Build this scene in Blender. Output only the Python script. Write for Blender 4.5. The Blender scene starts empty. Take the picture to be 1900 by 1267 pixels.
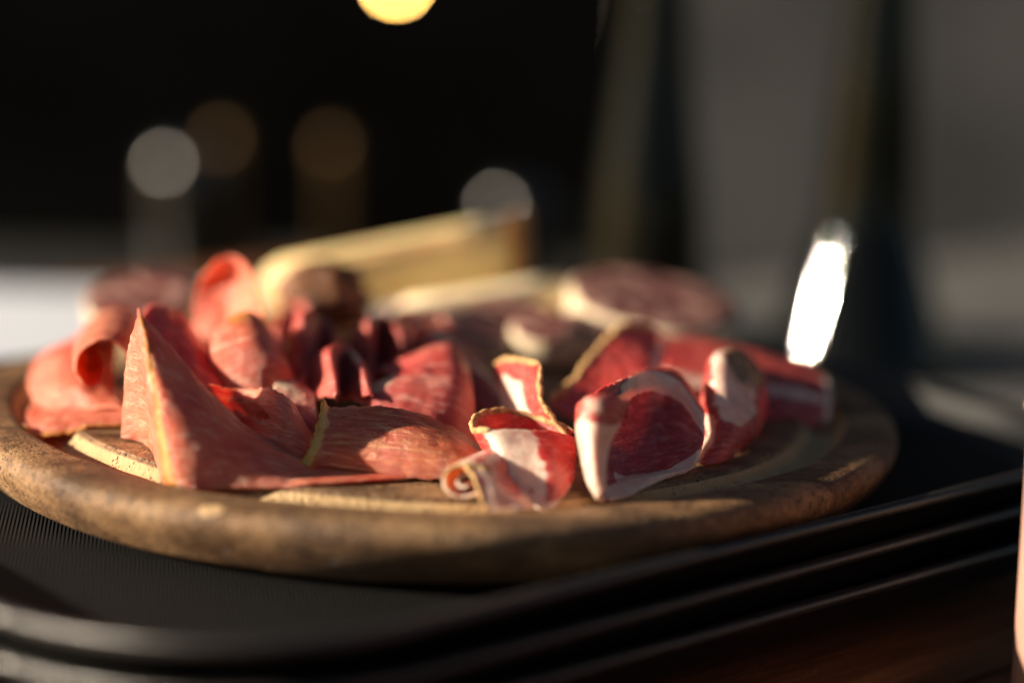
import bpy, bmesh, math, random
import numpy as np
from mathutils import Vector, Matrix, noise

sc = bpy.context.scene
C = sc.collection
R = math.radians

# ---------------------------------------------------------------- camera
CAM_H, CAM_D, PITCH, ROLL, YAW, LENS = 0.1665, 0.6317, 0.1998, -0.0349, 0.0396, 70.0
cam = bpy.data.objects.new('camera', bpy.data.cameras.new('camera'))
C.objects.link(cam)
cam.data.sensor_width = 36.0
cam.data.lens = LENS
cam.data.clip_start = 0.02
cam.data.clip_end = 60.0
_ex = Vector((math.cos(YAW), -math.sin(YAW), 0))
_ef = Vector((math.cos(PITCH) * math.sin(YAW), math.cos(PITCH) * math.cos(YAW), -math.sin(PITCH)))
_eu = Vector((math.sin(PITCH) * math.sin(YAW), math.sin(PITCH) * math.cos(YAW), math.cos(PITCH)))
_right = math.cos(ROLL) * _ex - math.sin(ROLL) * _eu
_up = math.sin(ROLL) * _ex + math.cos(ROLL) * _eu
m = Matrix.Identity(4)
for i in range(3):
    m[i][0], m[i][1], m[i][2] = _right[i], _up[i], -_ef[i]
m[0][3], m[1][3], m[2][3] = 0, -CAM_D, CAM_H
cam.matrix_world = m
cam.data.dof.use_dof = True
cam.data.dof.focus_distance = 0.562
cam.data.dof.aperture_fstop = 2.2
sc.camera = cam

# ---------------------------------------------------------------- world, sun, exposure
SUN_EL, SUN_BACK = R(18), R(-5)
to_sun = Vector((-math.cos(SUN_BACK) * math.cos(SUN_EL), math.sin(SUN_BACK) * math.cos(SUN_EL), math.sin(SUN_EL)))
w = bpy.data.worlds.new('World'); sc.world = w; w.use_nodes = True
nt = w.node_tree
sky = nt.nodes.new('ShaderNodeTexSky'); sky.sky_type = 'NISHITA'; sky.sun_disc = False
sky.sun_elevation = SUN_EL; sky.dust_density = 1.5
sky.sun_rotation = math.atan2(to_sun.x, to_sun.y)
bg = nt.nodes['Background']; bg.inputs['Strength'].default_value = 0.022
nt.links.new(sky.outputs[0], bg.inputs['Color'])
sun = bpy.data.objects.new('sun', bpy.data.lights.new('sun', 'SUN')); C.objects.link(sun)
sun.data.energy = 5.0; sun.data.angle = R(0.6); sun.data.color = (1.0, 0.85, 0.66)
sun.rotation_euler = to_sun.to_track_quat('Z', 'Y').to_euler()
sun.location = to_sun * 3
vs = sc.view_settings
vs.view_transform = 'Standard'; vs.look = 'None'; vs.gamma = 1.0; vs.exposure = 1.22; vs.use_curve_mapping = False
sc.cycles.use_denoising = True
sc.cycles.max_bounces = 8
sc.cycles.sample_clamp_indirect = 4.0

# ---------------------------------------------------------------- layout helpers
PXW, PXH = 1900, 1267
KPX = LENS / 36 * PXW
CAMP = Vector((0, -CAM_D, CAM_H))
def ray(px, py):
    return _ef + _right * ((px - PXW / 2) / KPX) + _up * ((PXH / 2 - py) / KPX)
def at(px, py, y):            # the point seen at that spot of the photo, y metres behind the board's centre
    r = ray(px, py); return CAMP + r * ((y + CAM_D) / r.y)
def on(px, py, z):            # the point seen there that lies at height z
    r = ray(px, py); return CAMP + r * ((z - CAM_H) / r.z)

def tag(o, label, cat=None, group=None, kind=None):
    if label: o['label'] = label
    if cat: o['category'] = cat
    if group: o['group'] = group
    if kind: o['kind'] = kind
    return o
def link(name, me, mat=None, parent=None):
    o = bpy.data.objects.new(name, me); C.objects.link(o)
    if mat: me.materials.clear(); me.materials.append(mat)
    if parent: o.parent = parent
    return o
def empty(name, loc=(0, 0, 0)):
    o = bpy.data.objects.new(name, None); C.objects.link(o); o.location = loc; o.empty_display_size = .02
    return o
def mesh(name, verts, faces, smooth=True):
    me = bpy.data.meshes.new(name); me.from_pydata([tuple(v) for v in verts], [], faces); me.update()
    if smooth: me.polygons.foreach_set('use_smooth', [True] * len(me.polygons))
    return me
def fnoise(p, s, seed=0):
    return noise.noise(Vector((p[0] * s + seed * 7.3, p[1] * s - seed * 3.1, p[2] * s + seed * 1.7)))

# ---------------------------------------------------------------- node helpers
class NT:
    def __init__(self, name):
        self.m = bpy.data.materials.new(name); self.m.use_nodes = True
        self.t = self.m.node_tree
        self.b = self.t.nodes['Principled BSDF']; self.out = self.t.nodes['Material Output']
        self._tc = None
    def n(self, typ, **kw):
        nd = self.t.nodes.new(typ)
        for k, v in kw.items(): setattr(nd, k, v)
        return nd
    def put(self, sock, v):
        if isinstance(v, bpy.types.NodeSocket): self.t.links.new(v, sock)
        elif v is not None:
            if isinstance(v, tuple) and len(v) == 3 and sock.type == 'RGBA': v = v + (1,)
            sock.default_value = v
    def co(self, which='Object'):
        if not self._tc: self._tc = self.n('ShaderNodeTexCoord')
        return self._tc.outputs[which]
    def mapped(self, vec, scale=(1, 1, 1), rot=(0, 0, 0), loc=(0, 0, 0)):
        nd = self.n('ShaderNodeMapping'); self.put(nd.inputs['Vector'], vec)
        nd.inputs['Scale'].default_value = scale; nd.inputs['Rotation'].default_value = rot; nd.inputs['Location'].default_value = loc
        return nd.outputs[0]
    def noise(self, vec, scale, detail=4, rough=.55, dist=0.0):
        nd = self.n('ShaderNodeTexNoise'); self.put(nd.inputs['Vector'], vec)
        nd.inputs['Scale'].default_value = scale; nd.inputs['Detail'].default_value = detail
        nd.inputs['Roughness'].default_value = rough; nd.inputs['Distortion'].default_value = dist
        return nd.outputs['Fac']
    def voro(self, vec, scale, feature='F1'):
        nd = self.n('ShaderNodeTexVoronoi', feature=feature); self.put(nd.inputs['Vector'], vec); nd.inputs['Scale'].default_value = scale
        return nd.outputs['Distance']
    def wave(self, vec, scale, dist=0, detail=2, ds=1.0, kind='BANDS', direction='X', prof='SIN'):
        nd = self.n('ShaderNodeTexWave', wave_type=kind, wave_profile=prof)
        if kind == 'BANDS': nd.bands_direction = direction
        else: nd.rings_direction = direction
        self.put(nd.inputs['Vector'], vec); nd.inputs['Scale'].default_value = scale
        nd.inputs['Distortion'].default_value = dist; nd.inputs['Detail'].default_value = detail; nd.inputs['Detail Scale'].default_value = ds
        return nd.outputs['Fac']
    def ramp(self, fac, stops):
        nd = self.n('ShaderNodeValToRGB'); self.put(nd.inputs[0], fac)
        e = nd.color_ramp.elements
        while len(e) < len(stops): e.new(.5)
        for el, (p, c) in zip(e, stops):
            el.position = p; el.color = (c if isinstance(c, tuple) else (c, c, c)) + (1,)
        return nd.outputs[0]
    def step(self, fac, a, b):
        nd = self.n('ShaderNodeMapRange', interpolation_type='SMOOTHSTEP'); self.put(nd.inputs[0], fac)
        nd.inputs[1].default_value = a; nd.inputs[2].default_value = b; return nd.outputs[0]
    def mix(self, f, a, b, mode='MIX'):
        nd = self.n('ShaderNodeMix', data_type='RGBA', blend_type=mode)
        self.put(nd.inputs[0], f); self.put(nd.inputs[6], a); self.put(nd.inputs[7], b); return nd.outputs[2]
    def math(self, op, a, b=None, c=None):
        nd = self.n('ShaderNodeMath', operation=op)
        for s, v in zip(nd.inputs, (a, b, c)): self.put(s, v)
        return nd.outputs[0]
    def attr(self, name):
        return self.n('ShaderNodeAttribute', attribute_name=name).outputs['Fac']
    def bump(self, h, strength=.5, dist=.001, normal=None):
        nd = self.n('ShaderNodeBump'); nd.inputs['Strength'].default_value = strength; nd.inputs['Distance'].default_value = dist
        self.put(nd.inputs['Height'], h)
        if normal: self.put(nd.inputs['Normal'], normal)
        return nd.outputs[0]
    def set(self, **kw):
        for k, v in kw.items(): self.put(self.b.inputs[k.replace('_', ' ')], v)
        return self.m

# ---------------------------------------------------------------- materials
def meat_material(name, deep, mid, pale, fatcol, fat2, streak=.5, sss=.003, rough=.36, bump=.5, soft=.16, coat=.25):
    t = NT(name); co = t.co('Object'); uv = t.co('UV')
    big = t.noise(co, 60, 4, .55)
    fib = t.noise(t.mapped(uv, (9, 34, 1)), 1.0, 6, .62, .9)
    base = t.mix(t.step(big, .32, .70), deep, mid)
    base = t.mix(t.math('MULTIPLY', t.step(fib, .50, .70), streak), base, pale)
    spot = t.step(t.noise(co, 480, 3, .6), .66, .74)
    base = t.mix(t.math('MULTIPLY', spot, streak * .6), base, pale)
    vein = t.noise(t.mapped(uv, (3, 13, 1), (0, 0, .5)), 1.0, 5, .6, 1.6)
    base = t.mix(t.math('MULTIPLY', t.step(vein, .55, .66), streak), base, pale)
    base = t.mix(t.math('MULTIPLY', t.step(fib, .50, .32), .6), base, deep)
    nz = t.math('ADD', t.math('MULTIPLY', t.math('SUBTRACT', t.noise(co, 150, 5, .6, .6), .5), .9), t.math('MULTIPLY', t.math('SUBTRACT', fib, .5), .5))
    att = t.attr('fat')
    edge = t.math('ADD', att, t.math('MULTIPLY', nz, t.step(att, .02, .25)))
    fm = t.step(edge, .42 - soft, .42 + soft)
    base = t.mix(fm, base, t.mix(t.step(t.noise(co, 130, 4), .3, .7), fatcol, fat2))
    fine = t.noise(co, 1500, 3, .6)
    med = t.noise(t.mapped(uv, (10, 70, 1)), 1.0, 5, .62)
    wr = t.noise(co, 210, 3, .5)
    h = t.math('ADD', t.math('ADD', t.math('MULTIPLY', fine, .35), med), t.math('MULTIPLY', wr, 1.2))
    nrm = t.bump(h, bump, .0011)
    cn = t.bump(t.math('ADD', t.noise(co, 900, 4, .65), t.math('MULTIPLY', h, .8)), min(1, bump * 1.5), .0009)
    rm = t.step(t.attr('rind'), .25, .6)
    base = t.mix(rm, base, t.mix(t.step(t.noise(co, 240, 5, .65), .40, .62), (.20, .085, .035), (.66, .38, .19)))
    t.set(Base_Color=base, Roughness=t.math('ADD', rough - .14, t.math('MULTIPLY', t.noise(co, 300, 4), .30)), Subsurface_Weight=.8, Subsurface_Scale=sss,
          Subsurface_Radius=(1.0, .62, .46), Subsurface_Anisotropy=.2, Normal=nrm, Specular_IOR_Level=.4, Coat_Weight=t.math('MULTIPLY', t.step(t.noise(co, 85, 4, .6), .40, .60), coat), Coat_Roughness=.13, Coat_Normal=cn)
    return t.m
HAM = meat_material('prosciutto_meat', (.62, .10, .055), (.78, .215, .125), (.90, .52, .38), (.52, .17, .02), (.66, .29, .06), streak=.5, sss=.004, coat=.75, bump=.6)
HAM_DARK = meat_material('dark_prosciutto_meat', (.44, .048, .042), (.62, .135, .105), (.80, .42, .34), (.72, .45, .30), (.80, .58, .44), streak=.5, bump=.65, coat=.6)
HAM_BROWN = meat_material('dry_prosciutto_meat', (.52, .10, .05), (.66, .19, .095), (.84, .44, .22), (.80, .38, .05), (.88, .55, .18), streak=.75, rough=.30, bump=1.0, coat=.9)
COPPA = meat_material('coppa_meat', (.40, .028, .026), (.56, .065, .055), (.78, .34, .27), (.86, .50, .40), (.90, .66, .55), streak=.5, rough=.28, soft=.10, coat=.8)

def rind_material(name, a, b):
    t = NT(name); co = t.co('Object')
    c = t.mix(t.step(t.noise(co, 500, 4), .35, .7), a, b)
    t.set(Base_Color=c, Roughness=.55, Subsurface_Weight=.3, Subsurface_Scale=.002, Normal=t.bump(t.noise(co, 1100, 4, .7), .8, .0008))
    return t.m
RIND = rind_material('tan_rind', (.42, .22, .07), (.72, .48, .22))
FAT_TIP = rind_material('bright_fat_edge', (.74, .27, .02), (.90, .46, .08))
FAT = rind_material('golden_fat_edge', (.42, .13, .010), (.60, .24, .03))

def wood_board():
    t = NT('worn_board_wood'); co = t.co('Object')
    warp = t.mapped(co, (10, 70, 60), (0, 0, .35))
    g = t.noise(warp, 1.0, 6, .6, .7)
    rings = t.noise(t.mapped(co, (4, 36, 20), (0, 0, .35)), 1.0, 3, .5, 1.5)
    c = t.ramp(t.math('ADD', t.math('MULTIPLY', g, .7), t.math('MULTIPLY', rings, .3)),
               [(.31, (.055, .026, .011)), (.44, (.16, .082, .036)), (.56, (.29, .165, .078)), (.72, (.46, .30, .155))])
    blot = t.noise(co, 38, 4, .6)
    c = t.mix(t.math('MULTIPLY', t.step(blot, .46, .64), .7), c, (.085, .048, .028))
    sp = t.noise(co, 420, 3, .6)
    c = t.mix(t.math('MULTIPLY', t.step(sp, .50, .64), .6), c, (.055, .03, .017))
    # the groove was cut later and shows paler fresh wood
    gr = t.attr('groove')
    c = t.mix(t.math('MULTIPLY', gr, .85), c, t.mix(t.step(t.noise(warp, 1.3, 4), .3, .7), (.52, .33, .15), (.64, .44, .22)))
    chip = t.math('MULTIPLY', t.step(t.noise(t.mapped(co, (30, 75, 60), (0, 0, .5)), 1.0, 2), .70, .735), t.attr('rim'))
    c = t.mix(chip, c, (.55, .36, .18))
    pore = t.step(t.voro(t.mapped(co, (1, 1, .6)), 620), .26, .12)
    pm = t.math('MULTIPLY', pore, t.step(t.noise(co, 90, 2), .42, .6))
    c = t.mix(t.math('MULTIPLY', pm, .8), c, (.05, .025, .012))
    crack = t.step(t.noise(t.mapped(co, (26, 170, 120), (0, 0, .35)), 1.0, 3, .6, .5), .34, .27)
    c = t.mix(t.math('MULTIPLY', crack, .7), c, (.05, .025, .012))
    ck2 = t.math('MULTIPLY', t.step(t.noise(t.mapped(co, (230, 45, 60), (0, 0, .9)), 1.0, 4, .65, .8), .33, .27), t.step(t.noise(co, 55, 2), .46, .58))
    c = t.mix(t.math('MULTIPLY', ck2, .8), c, (.04, .02, .01))
    crack = t.math('MAXIMUM', crack, ck2)
    h = t.math('SUBTRACT', t.math('SUBTRACT', t.math('MULTIPLY', t.noise(co, 700, 4, .65), .5), t.math('MULTIPLY', pm, .8)), t.math('MULTIPLY', crack, 1.2))
    h = t.math('ADD', h, t.math('MULTIPLY', g, .6))
    return t.set(Base_Color=c, Roughness=.55, Specular_IOR_Level=.35, Normal=t.bump(t.math('ADD', h, t.math('MULTIPLY', blot, 1.5)), 1.0, .0014))
WOOD = wood_board()

def table_wood():
    t = NT('dark_table_wood'); co = t.co('Object')
    g = t.noise(t.mapped(co, (9, 120, 90)), 1.0, 6, .6, .4)
    c = t.ramp(g, [(.3, (.09, .034, .013)), (.6, (.20, .082, .034)), (.8, (.28, .125, .055))])
    return t.set(Base_Color=c, Roughness=.5, Specular_IOR_Level=.3, Normal=t.bump(t.math('ADD', g, t.noise(co, 600, 3)), .6, .0008))
TABLE = table_wood()

def tray_mat(name, ribs):
    t = NT(name); co = t.co('Object')
    h = t.noise(co, 900, 3, .6)
    if ribs:
        r1 = t.wave(t.mapped(co, rot=(0, 0, .53)), 285, 0, 0, 1, 'BANDS', 'X')
        h = t.math('ADD', t.math('MULTIPLY', r1, 2.2), t.math('MULTIPLY', h, .35))
    spk = t.step(t.noise(co, 1300, 1), .755, .81)
    c = t.mix(spk, (.0055, .0055, .0058), (.12, .11, .10))
    return t.set(Base_Color=c, Roughness=.55 if ribs else .42, Specular_IOR_Level=.14 if ribs else .3, Normal=t.bump(h, .7, .0005))
TRAY_MAT = tray_mat('ribbed_black_plastic', True)
TRAY_RIM = tray_mat('black_plastic', False)
def lip_mat():
    t = NT('serrated_black_plastic'); co = t.co('Object')
    r = t.wave(co, 260, 0, 0, 1, 'BANDS', 'X')
    return t.set(Base_Color=(.020, .018, .017), Roughness=.26, Specular_IOR_Level=.65, Normal=t.bump(t.math('ADD', r, t.math('MULTIPLY', t.noise(co, 900, 2), .4)), .6, .0005))
TRAY_LIP = lip_mat()

def plain(name, col, rough=.5, metal=0., spec=.5, sss=0., nscale=60, namp=.25, bump=0., **kw):
    t = NT(name); co = t.co('Object'); nz = t.noise(co, nscale, 4)
    lo = tuple(c * (1 - namp) for c in col); hi = tuple(min(1, c * (1 + namp)) for c in col)
    t.set(Base_Color=t.mix(t.step(nz, .3, .7), lo, hi), Roughness=rough, Metallic=metal, Specular_IOR_Level=spec, Subsurface_Weight=sss, Subsurface_Scale=.006)
    if bump: t.set(Normal=t.bump(t.noise(co, nscale * 8, 4), bump, .001))
    t.set(**kw)
    return t.m
CHEESE = plain('pale_yellow_cheese', (.84, .66, .33), .5, sss=.5, nscale=40, namp=.1, bump=.3)
CHEESE2 = plain('cream_cheese_paste', (.80, .68, .46), .55, sss=.5, nscale=40, namp=.1, bump=.3)
CHEESE_RIND = plain('orange_cheese_rind', (.48, .22, .06), .6, nscale=120, bump=.5)
CLOTH = plain('white_tablecloth', (.68, .72, .80), .85, spec=.2, nscale=15, namp=.04, bump=.2)
BOTTLE = plain('dark_green_bottle_glass', (.003, .0035, .003), .03, spec=.27, nscale=8)
FOIL = plain('black_foil', (.012, .012, .014), .35, nscale=30)
STEEL = plain('brushed_steel', (.10, .10, .10), .22, metal=1.0, nscale=30, namp=.08)
BRASS = plain('amber_metal', (.045, .028, .014), .42, metal=1.0, nscale=30, namp=.1)
DARKWALL = plain('dark_backdrop', (.004, .0038, .0036), .9, spec=.05, nscale=2.5, namp=.6)
GREYPANEL = plain('grey_panel', (.135, .132, .13), .9, spec=.1, nscale=3, namp=.3)
DARKTABLE = plain('dark_back_table', (.02, .02, .019), .6, nscale=6, namp=.4)
PINK = plain('pink_paper', (.44, .24, .18), .6, nscale=40, namp=.06, bump=.15)
MAUVE = plain('mauve_paper', (.20, .14, .17), .6, nscale=40, namp=.06)
BROWN = plain('brown_dried_skin', (.20, .075, .022), .45, sss=.2, nscale=120, namp=.6, bump=.7)
CASING = plain('floury_sausage_casing', (.66, .53, .37), .8, spec=.2, sss=.2, nscale=110, namp=.16, bump=.6)
def salami_cut():
    t = NT('salami_cut_face'); co = t.co('Object')
    v = t.noise(co, 130, 3, .55, .6)
    c = t.mix(t.step(v, .48, .58), (.13, .035, .030), (.46, .27, .22))
    c = t.mix(t.step(t.noise(co, 60, 3), .5, .7), c, (.10, .03, .025))
    return t.set(Base_Color=c, Roughness=.4, Subsurface_Weight=.4, Subsurface_Scale=.003, Normal=t.bump(v, .4, .0006))
SALAMI = salami_cut()

# ================================================================ SETTING
ZT = -0.036          # table top; z = 0 is the top tray's floor, the board stands on it
# table planks run along the tray's long side
UA = math.atan2(.623, .782)
table = empty('wooden_table', (0, 0, ZT)); table.rotation_euler = (0, 0, UA)
tag(table, 'dark brown plank table under the black trays', None, kind='structure')
def plank(l0, l1, w0, w1, z1, th, seed):
    rnd = random.Random(seed)
    bm = bmesh.new(); bmesh.ops.create_cube(bm, size=1)
    for v in bm.verts:
        v.co = Vector(((l0 + l1) / 2 + v.co.x * (l1 - l0), (w0 + w1) / 2 + v.co.y * (w1 - w0), z1 - th / 2 + v.co.z * th))
    bmesh.ops.bevel(bm, geom=bm.edges[:], offset=.0022, segments=2, affect='EDGES')
    me = bpy.data.meshes.new('plank'); bm.to_mesh(me); bm.free()
    return link('plank', me, TABLE, table)
for i in range(7):
    w1 = .519 - i * .097
    plank(-.75, .315, w1 - .0945, w1, 0 - .0006 * (i % 2), .012, i)
plank(-.75, .315, -.33, -.1500, -.0124, .022, 20)

def box(name, lo, hi, mat, parent=None, bev=.004):
    bm = bmesh.new(); bmesh.ops.create_cube(bm, size=1)
    for v in bm.verts: v.co = Vector([(lo[k] + hi[k]) / 2 + v.co[k] * (hi[k] - lo[k]) for k in range(3)])
    bmesh.ops.bevel(bm, geom=bm.edges[:], offset=bev, segments=2, affect='EDGES')
    me = bpy.data.meshes.new(name); bm.to_mesh(me); bm.free()
    return link(name, me, mat, parent)

# white cloth over the back of the table
def cloth():
    n = 60
    vs_, fs = [], []
    for j in range(n + 1):
        for i in range(n + 1):
            x = -.80 + .82 * i / n
            y0 = .02 + .02 * math.sin(x * 5)
            y = y0 + (.49 - y0) * j / n
            z = ZT + .0035 + .0012 * noise.noise(Vector((x * 6, y * 9, 0)))
            if j >= n - 3: z -= (j - (n - 4)) ** 2 * .004
            vs_.append((x, y, z))
    for j in range(n):
        for i in range(n):
            a = j * (n + 1) + i; fs.append((a, a + 1, a + n + 2, a + n + 1))
    me = mesh('tablecloth', vs_, fs)
    o = link('tablecloth', me, CLOTH)
    s = o.modifiers.new('thick', 'SOLIDIFY'); s.thickness = .001; s.offset = 0
    return o
gt = box('shade_toned_table', (.3175, -.75, -.040), (1.10, .34, -.0015), plain('painted_table_shade', (.11, .11, .105), .7, spec=.2, nscale=30, namp=.25, bump=.2), None)  # dark grey colour stands in for shade on the pale tabletop's right part
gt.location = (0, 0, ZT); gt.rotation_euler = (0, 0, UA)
tag(gt, 'table behind the tray on which the bottles stand, shade painted in as dark grey', 'table')
tag(cloth(), 'white cloth lying on the table behind the board, sunlit at left', 'tablecloth')

tag(box('floor', (-3, -2.5, -.80), (3.5, 3.2, -.76), DARKWALL), 'dark floor', kind='structure')
tag(box('backdrop_wall', (-1.7, 2.4, -.76), (2.4, 2.5, 1.5), DARKWALL), 'dark wall far behind the table', kind='structure')

# ---------------------------------------------------------------- lathe
def lathe(name, prof, seg=64, close=True):
    vs_, fs = [], []
    for r, z in prof:
        for k in range(seg):
            a = 2 * math.pi * k / seg; vs_.append((r * math.cos(a), r * math.sin(a), z))
    n = len(prof)
    for j in range(n - 1):
        for k in range(seg):
            k2 = (k + 1) % seg
            fs.append((j * seg + k, j * seg + k2, (j + 1) * seg + k2, (j + 1) * seg + k))
    if close:
        fs.append(tuple(range(seg))[::-1]); fs.append(tuple((n - 1) * seg + k for k in range(seg)))
    return mesh(name, vs_, fs)
def smooth_prof(pts, sub=6):
    out = []
    P_ = [pts[0]] + pts + [pts[-1]]
    for i in range(1, len(P_) - 2):
        p0, p1, p2, p3 = [np.array(q, float) for q in P_[i - 1:i + 3]]
        for s in range(sub):
            t = s / sub
            out.append(tuple(.5 * (2 * p1 + (p2 - p0) * t + (2 * p0 - 5 * p1 + 4 * p2 - p3) * t * t + (3 * p1 - p0 - 3 * p2 + p3) * t ** 3)))
    out.append(tuple(pts[-1]))
    return out

# back table with blurred metal cups
bt = empty('dark_side_table', (0, 0, -.14))
tag(bt, 'dark low table in the blurred background behind the white cloth', 'table')
box('table_top', (-.62, .80, -.03), (.5, 1.25, 0), DARKTABLE, bt)
for sx in (-.58, .46):
    for sy in (.84, 1.21):
        box('leg', (sx - .02, sy - .02, -.62), (sx + .02, sy + .02, -.0301), DARKTABLE, bt)
def cup(px, py, y, h, r, mat, label, dome):
    top = at(px, py, y)
    p = empty('metal_cup', (top.x, top.y, -.14))
    tag(p, label, 'cup', 'blurred cups in the background')
    H = top.z + .14
    prof = [(.001, .001), (r * .8, .001), (r * .86, .004), (r * .95, H * .4), (r, H - dome), (r * .97, H - dome * .8)]
    link('body', lathe('body', smooth_prof(prof, 4), 40), mat, p)
    dp = [(r * .95, H - dome * .79)] + [(r * .95 * math.cos(a), H - dome * .79 + dome * .79 * math.sin(a)) for a in np.linspace(.1, math.pi / 2 - .02, 12)]
    link('lid', lathe('lid', dp, 40), mat, p)
cup(350, 255, .93, .12, .030, STEEL, 'blurred silvery cup with pale glint, left in the dark background', .030)
cup(962, 336, .93, .09, .028, STEEL, 'blurred silvery cup glinting just above the big cheese', .028)
cup(640, 238, 1.05, .09, .020, BRASS, 'faint amber cup blurred in the dark above the cheese', .02)
cup(440, 225, 1.05, .09, .022, BRASS, 'faint amber cup blurred just right of the pale left glint', .022)

# hanging lamp, top of the frame
lp = at(735, -38, 1.6)
lamp = empty('warm_lamp', lp)
tag(lamp, 'small warm glowing lamp blurred at the top of the photo', 'lamp')
def ball(name, r, mat, parent, loc=(0, 0, 0), sc_=(1, 1, 1)):
    bm = bmesh.new(); bmesh.ops.create_uvsphere(bm, u_segments=24, v_segments=16, radius=r)
    for v in bm.verts: v.co = Vector((v.co.x * sc_[0] + loc[0], v.co.y * sc_[1] + loc[1], v.co.z * sc_[2] + loc[2]))
    me = bpy.data.meshes.new(name); bm.to_mesh(me); bm.free()
    me.polygons.foreach_set('use_smooth', [True] * len(me.polygons))
    return link(name, me, mat, parent)
GLOW = NT('lamp_glow'); GLOW.set(Base_Color=(.8, .5, .2), Emission_Color=(1.0, .55, .14), Emission_Strength=60.0)
ball('bulb', .006, GLOW.m, lamp)
link('socket', lathe('socket', [(.0045, .004), (.005, .012), (.004, .03), (.002, .034)], 24), FOIL, lamp)
link('cable', lathe('cable', [(.0012, .034), (.0012, .9)], 8), FOIL, lamp)

# grey panel behind the bottles
pn = tag(box('grey_screen', (at(1175, 300, 1.72).x, 1.72, -.76), (at(2050, 300, 1.72).x, 1.75, .9), GREYPANEL), 'plain grey screen blurred behind the two bottles', 'screen')

# ================================================================ TRAYS
def rrect(u0, u1, n0, n1, r, seg=14):
    pts = []
    for cx, cy, a0 in ((u1 - r, n1 - r, 0), (u0 + r, n1 - r, 90), (u0 + r, n0 + r, 180), (u1 - r, n0 + r, 270)):
        for k in range(seg + 1):
            a = R(a0 + 90 * k / seg); pts.append((cx + r * math.cos(a), cy + r * math.sin(a)))
    return pts
# tray axes: x along the long side, -y towards the camera's right front
TU0, TU1, TN0, TN1, TR = -.200, .190, -.153, .155, .075
def tray_ring(prof):
    """prof: (inset, z) pairs; rings swept round the tray outline"""
    vs_, fs = [], []
    n = None
    for ins, z in prof:
        pts = rrect(TU0 + ins, TU1 - ins, TN0 + ins, TN1 - ins, max(.01, TR - ins))
        n = len(pts); vs_ += [(x, y, z) for x, y in pts]
    for j in range(len(prof) - 1):
        for k in range(n):
            k2 = (k + 1) % n; fs.append((j * n + k, j * n + k2, (j + 1) * n + k2, (j + 1) * n + k))
    return vs_, fs, n
def make_tray(z, label, rz):
    t = empty('serving_tray', (0, 0, z)); t.rotation_euler = (0, 0, UA + rz)
    tag(t, label, 'tray', 'stack of black serving trays')
    v, f, n = tray_ring([(.0185, .0), (.0175, -.0028)])
    f.append(tuple(range(n))); f.append(tuple(n + k for k in range(n))[::-1])
    link('floor_panel', mesh('floor_panel', v, f, False), TRAY_MAT, t)
    pr = smooth_prof([(.0184, -.0029), (.0184, .0001), (.0130, .0012), (.0090, .0065), (.0062, .0108), (.0040, .0119)], 4)
    lo = smooth_prof([(.0016, .0093), (.0030, .0084), (.0060, .0050), (.0105, -.0018), (.0150, -.0030), (.0184, -.0030)], 4)
    v, f, n = tray_ring(pr + [(.00401, .0118)] + lo)
    link('wall', mesh('wall', v, f), TRAY_RIM, t)
    lipp = smooth_prof([(.0041, .0117), (.0026, .0125), (.0008, .0121), (.0000, .0109), (.0004, .0095), (.0017, .0091), (.0030, .0101)], 4)
    v, f, n = tray_ring(lipp)
    link('lip', mesh('lip', v, f), TRAY_LIP, t)
    return t
make_tray(0, 'top black tray of the stack, holding the round board', 0)
make_tray(-.0112, 'middle black tray of the stack of three', R(.5))
make_tray(-.0224, 'bottom black tray of the stack, resting on the table', R(-.4))

# ================================================================ BOARD
ZB = .0195       # plateau height
def board():
    prof = [(0, .0005), (.08, .0005), (.128, .0008), (.1390, .0024), (.1435, .0060), (.1468, .0105), (.1486, .0150), (.1478, .0186), (.1448, .0203), (.1400, .0206), (.1345, .0204),
            (.1325, .0196), (.1310, .0168), (.1285, .0146), (.1255, .0142), (.1225, .0152), (.1200, .0178), (.1185, .0192), (.1165, ZB), (.10, ZB), (.05, ZB), (0, ZB)]
    pr = smooth_prof(prof[:11], 4)[:-1] + smooth_prof(prof[10:], 4)
    seg = 220
    vs_, fs, gro, rim = [], [], [], []
    for j, (r, z) in enumerate(pr):
        r = max(r, .0004)
        for k in range(seg):
            a = 2 * math.pi * k / seg
            x, y = r * math.cos(a), r * math.sin(a)
            d = .0007 * fnoise((x, y, z), 22, 1) + .0003 * fnoise((x, y, z), 90, 2)
            top = z > .012
            zz = z + (d if top and r > .1 else d * .4 if z > .003 else 0)
            rr = r + (.0009 * fnoise((x, y, z), 30, 3) if r > .12 else 0)
            vs_.append((rr * math.cos(a), rr * math.sin(a), zz))
            gro.append(1.0 if (.1195 < r < .1335 and z < .0192 and z > .01 and j > 36) else 0.0)
            rim.append(1.0 if (r > .134 and z > .011) else 0.0)
    n = len(pr)
    for j in range(n - 1):
        for k in range(seg):
            k2 = (k + 1) % seg; fs.append((j * seg + k, j * seg + k2, (j + 1) * seg + k2, (j + 1) * seg + k))
    me = mesh('cutting_board', vs_, fs)
    for nm, arr in (('groove', gro), ('rim', rim)):
        a = me.attributes.new(nm, 'FLOAT', 'POINT'); a.data.foreach_set('value', arr)
    return link('cutting_board', me, WOOD)
tag(board(), 'round worn wooden cutting board with a carved groove, laden with cold cuts', 'cutting board')

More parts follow.
